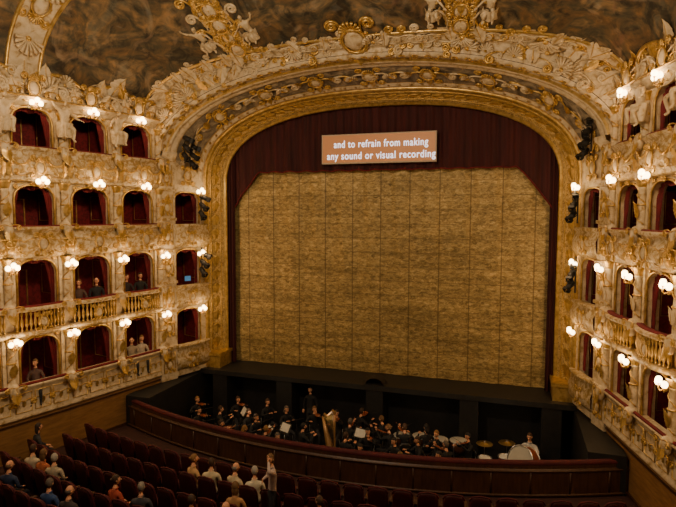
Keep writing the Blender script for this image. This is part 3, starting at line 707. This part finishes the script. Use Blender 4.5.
MUS=[(-5.9,-3.6),(-5.1,-2.1),(-4.1,-3.2),(-2.8,-4.5),(-2.9,-2.5),(-1.7,-3.9),(-1.9,-2.2),(-1.0,-2.3),(-.1,-4.2),(-4.5,-4.5),(-3.5,-4.7),(-2.2,-4.9),(.5,-3.6),(1.1,-3.1),(1.5,-4.1),(1.6,-2.9),(2.2,-3.8),(2.7,-3.1),(3.1,-3.9),(3.7,-3.0),(.7,-2.4),(3.0,-4.7),(-3.6,-3.6),(-5.2,-3.3),(-6.6,-2.6),(-.3,-3.0),(.6,-4.9),(1.9,-5.1),(2.3,-2.7),(-3.9,-2.0),(-.2,-1.9)]
CON=np.array([0.,-6.2])
for i,(x,y) in enumerate(MUS):
    k=('v1','v2','pl1','v1','pl2','pl1')[i%6]; d=CON-np.array([x,y]); rz=math.atan2(d[1],d[0])-pi/2+U(-.35,.35)
    if i%5 in (0,3) and abs(x)<5.5: rz=(-.7 if x<0 else .7)+U(-.5,.5)
    o=put('musician',k,(x,y,PZ+.3),rz,(.01,.01,.012),(0,3,2,5,7,0,4)[i%7],.97)
    mkobj('chair_seat_frame',CH,o)
    if k[0]=='v':
        v=mkobj('violin',VM,o,(-.05,.06,1.16)); v.rotation_euler=(.15,.3,.35)
        b=mkobj('bow',BW,o,(.02,.33,1.2)); b.rotation_euler=(.3,0,-1.1)
    sx,sy=x-sin(rz)*.9,y+cos(rz)*.9
    if i%4!=1 and min(math.hypot(sx-q[0],sy-q[1]) for q in MUS)>.3 and not(1.0<sx<3.6 and sy>-2.4) and math.hypot(sx+1,sy+3.3)>.6 and sy<-1.7:
        mkobj('music_stand',MS,None,(sx,sy,PZ+.3),rz)
pf=MB(); pf.add(box(-6.9,6.9,-5.1,-.75,PZ,PZ+.29),0,None,False)
pf.build('orchestra_platform',['black'])
put('musician','pl1',(5.6,-2.5,PZ+.3),2.9,(.55,.53,.5),3)
put('musician','st',(-2.4,-1.3,PZ+.3),pi,(.012,.012,.014),0,.97)
hp=MB()
hp.add(tube([(0,-.45,.1),(0,-.42,.6),(0,-.4,1.1),(0,-.38,1.75)],[.05,.035,.035,.05],8,ref=(1,0,0)),0)
hp.add(tube([(0,-.38,1.75),(0,-.3,1.82),(0,-.15,1.68),(0,.05,1.52),(0,.22,1.55),(0,.33,1.42)],[.05,.045,.04,.04,.04,.03],8,ref=(1,0,0)),0)
hp.add(tube([(0,.33,1.42),(0,.1,.9),(0,-.12,.45),(0,-.33,.1)],[.04,.09,.13,.16],10,ref=(1,0,0)),0)
hp.add(ell((0,-.35,.06),(.2,.22,.06),10,6,.6),0); hp.add(revolve([(.06,0),(.09,.05),(.06,.1)],10,(0,-.38,1.74)),0)
for q in np.linspace(.08,.95,18):
    a=np.array([0,-.33,.1])*(1-q)+np.array([0,.33,1.42])*q; top=np.interp(a[1]-.0,[-.38,-.15,.05,.22,.33],[1.75,1.68,1.52,1.55,1.42]); hp.add(tube([a,(0,a[1]-.02,top)],.004,3,ref=(1,0,0)),1)
o=hp.build('harp',['harpwood','brass']); o.location=(-1.0,-3.3,PZ+.3); o.rotation_euler[2]=.9
tm=MB(); tm.add(revolve([(.02,.25),(.18,.3),(.3,.45),(.35,.62),(.36,.8)],18),0); tm.add(revolve([(.36,.79),(.38,.8),(.38,.83),(.36,.84),(.0,.835)],18),1)
tm.add(tube([(.37*cos(t),.37*sin(t),.81) for t in np.linspace(0,2*pi,20,endpoint=False)],.018,5,True,ref=(0,0,1)),2)
for a in (0,2.1,4.2): tm.add(tube([(.37*cos(a),.37*sin(a),.8),(.3*cos(a),.3*sin(a),.0)],.018,5,ref=(0,1,0)),2)
TM=tm.mesh('timpani',['copper','drum','steel'])
for x,y in ((1.35,-1.9),(2.0,-1.75),(2.65,-1.85),(3.3,-1.75)): mkobj('timpani',TM,None,(x,y-.15,PZ+.3),0,.82)
def drum(r,h):
    m=MB(); m.add(revolve([(0,-h/2),(r,-h/2)],20),1); m.add(revolve([(r,-h/2),(r,h/2)],20),0); m.add(revolve([(r,h/2),(0,h/2)],20),1)
    for z in(-h/2,h/2): m.add(tube([(r*1.01*cos(t),r*1.01*sin(t),z) for t in np.linspace(0,2*pi,24,endpoint=False)],.025,5,True,ref=(0,0,1)),2)
    return m
b=drum(.42,.4); t=b.tpl(); Vb=xf(t[0],rotm('X',pi/2-.35)); bd=MB(); bd.add((Vb+np.array([0,0,1.0]),t[1]),t[2])
for s in(-1,1): bd.add(tube([(s*.38,.0,.9),(s*.4,.2,.02)],.02,5,ref=(1,0,0)),2); bd.add(tube([(s*.38,.0,.9),(s*.4,-.2,.02)],.02,5,ref=(1,0,0)),2)
o=bd.build('bass_drum',['redlac','drum','steel']); o.location=(5.4,-3.6,PZ+.3); o.rotation_euler[2]=-.6
for x,y in ((4.25,-3.4),(4.85,-3.1)):
    sn=drum(.2,.16); t=sn.tpl(); m=MB(); m.add((t[0]+np.array([0,0,.75]),t[1]),t[2])
    for a in(0,2.1,4.2): m.add(tube([(0,0,.66),(.03*cos(a),.03*sin(a),.4),(.28*cos(a),.28*sin(a),.01)],.012,5,ref=(0,.3,1)),2)
    o=m.build('snare_drum',['redlac','drum','steel']); o.location=(x,y,PZ+.3)
cy=MB(); cy.add(revolve([(.015,1.0),(.05,1.03),(.07,1.0),(.27,.96)],20),0); cy.add(tube([(0,0,.2),(0,0,1.05)],.012,6,ref=(1,0,0)),1)
for a in(0,2.1,4.2): cy.add(tube([(0,0,.45),(.3*cos(a),.3*sin(a),.01)],.012,5,ref=(0,0,1)),1)
CYM=cy.mesh('cymbal_stand',['brass','steel'])
for x,y in ((4.2,-2.6),(4.5,-4.0),(4.9,-2.3)): mkobj('cymbal_stand',CYM,None,(x,y,PZ+.3))
def boxperson(i,t,du,side,key,col,h,dw=-.28):
    Mx,L=seg(W[i],W[i+1]); p=wpt(Mx,L/2+du,dw,TZ[t][1]-.74,side); ang=math.atan2(Mx[1,0],Mx[0,0]); n=(math.sin(ang)*side,-math.cos(ang))
    rz=math.atan2(n[1],n[0])-pi/2; rz+=(-.4 if side>0 else -.5); put('audience_member',key,p,rz,col,h,.92)
for a in ((0,1,-.3,-1,'m1',(.02,.02,.02),3),(0,1,.3,-1,'w1',(.03,.02,.02),3),(1,1,-.35,-1,'m2',(.02,.02,.025),6),(1,1,.3,-1,'w2',(.1,.06,.05),4),(0,0,-.3,-1,'w1',(.5,.42,.33),5),(0,0,.15,-1,'m2',(.35,.28,.2),8),(2,0,.0,-1,'w2',(.12,.07,.06),4)):
    boxperson(a[0],a[1],a[2],a[3],a[4],a[5],a[6])

# ---------------------------------------------------------------- stage spotlights on the proscenium
sp=MB(); 
def can(m,c,tilt,rz):
    Mx=np.eye(4);Mx[:3,3]=c;Mx=Mx@rotm('Z',rz)@rotm('X',tilt)
    m.add(revolve([(0,-.2),(.06,-.2),(.1,-.12),(.11,.0),(.11,.2),(.095,.2),(.09,.12),(0,.12)],12),0,Mx)
    m.add(tube([(-.14,0,0),(-.14,0,-.1),(0,0,-.22),(.14,0,-.1),(.14,0,0)],.014,4,ref=(0,1,0)),0,Mx)
    for s in(-1,1): m.add(box(s*.11-.005,s*.11+.005,-.1,.1,.2,.33),0,Mx,False); m.add(box(-.1,.1,s*.11-.005,s*.11+.005,.2,.33),0,Mx,False)
can(sp,(0,0,0),2.2,.5); can(sp,(.05,0,.38),2.0,.9); can(sp,(-.05,0,-.38),2.3,.2)
sp.add(tube([(0,.2,-.7),(0,.2,.7)],.03,6,ref=(1,0,0)),0)
for z in(-.38,0,.38): sp.add(tube([(0,.2,z),(0,.02,z-.1)],.02,5,ref=(1,0,0)),0)
SP=sp.mesh('stage_spotlight',['black'])
for s in(-1,1):
    for x,y,z,rr in ((7.0,-2.45,8.8,.9),(7.0,-2.0,8.55,1.2),(6.75,-1.75,6.6,.9),(6.75,-1.75,4.35,.9)): 
        mkobj('stage_spotlight',SP,None,(s*x,y,z),-s*rr,.85)
mo=MB(); mo.add(box(-.13,.13,-.03,.03,-.11,.11),0,None,False); mo.add(box(-.115,.115,-.045,-.03,-.095,.095),1,None,False); mo.add(tube([(0,.03,0),(0,.2,-.1)],.02,5,ref=(1,0,0)),0)
o=mo.build('monitor',['black','bluescreen']); o.location=(-7.2,-2.2,3.75); o.rotation_euler[2]=.9

# ---------------------------------------------------------------- chandelier (real, above the stalls)
cd=MB(); 
for rr,z in((.9,0),(.6,.35),(1.2,-.3)):
    cd.add(tube([(rr*cos(t),rr*sin(t),z) for t in np.linspace(0,2*pi,32,endpoint=False)],.04,6,True,ref=(0,0,1)),0)
    for a in np.linspace(0,2*pi,int(rr*14),endpoint=False):
        cd.add(ell((rr*cos(a),rr*sin(a),z+.12),(.06,.06,.08),8,6),1); cd.add(tube([(0,0,z+.3),(rr*.5*cos(a),rr*.5*sin(a),z-.05),(rr*cos(a),rr*sin(a),z)],.012,4,ref=(0,0,1)),0)
cd.add(revolve([(.02,-.6),(.15,-.45),(.1,-.2),(.2,0),(.08,.3),(.14,.6),(.03,.8),(.02,2.5)],12),0)
co=cd.build('chandelier',['gold','globe']); co.location=(0,-13.2,12.2)
def plight(name,loc_,e,r,col,par=None):
    l=bpy.data.lights.new(name,'POINT'); l.energy=e; l.color=col; l.shadow_soft_size=r; o=bpy.data.objects.new(name,l); COL.objects.link(o); o.location=loc_
    if par: o.parent=par
    return o
plight('chandelier_light',(0,0,-1.3),2050,.4,(1,.76,.49),co)
for x,y in ((-4.,-3.5),(-1,-3.4),(1.6,-3.4),(4.6,-3.0)): plight('pit_fill_light',(x,y,-.6),5,.15,(1,.75,.48))  # added fill points without lamp fixtures, so the musicians' faces show

# ---------------------------------------------------------------- world & camera
w=bpy.data.worlds.new('world'); SC.world=w; w.use_nodes=True; bg=w.node_tree.nodes['Background']; bg.inputs[0].default_value=(1,.74,.5,1); bg.inputs[1].default_value=.07
cam=bpy.data.cameras.new('camera'); cam.lens=550.02/676*36; cam.sensor_width=36; cam.clip_end=200
c=bpy.data.objects.new('camera',cam); COL.objects.link(c); c.location=(4.924,-20.844,6.27)
c.rotation_euler=(Matrix.Rotation(.308,3,'Z')@Matrix.Rotation(pi/2-.071,3,'X')@Matrix.Rotation(.003,3,'Z')).to_euler()
SC.camera=c
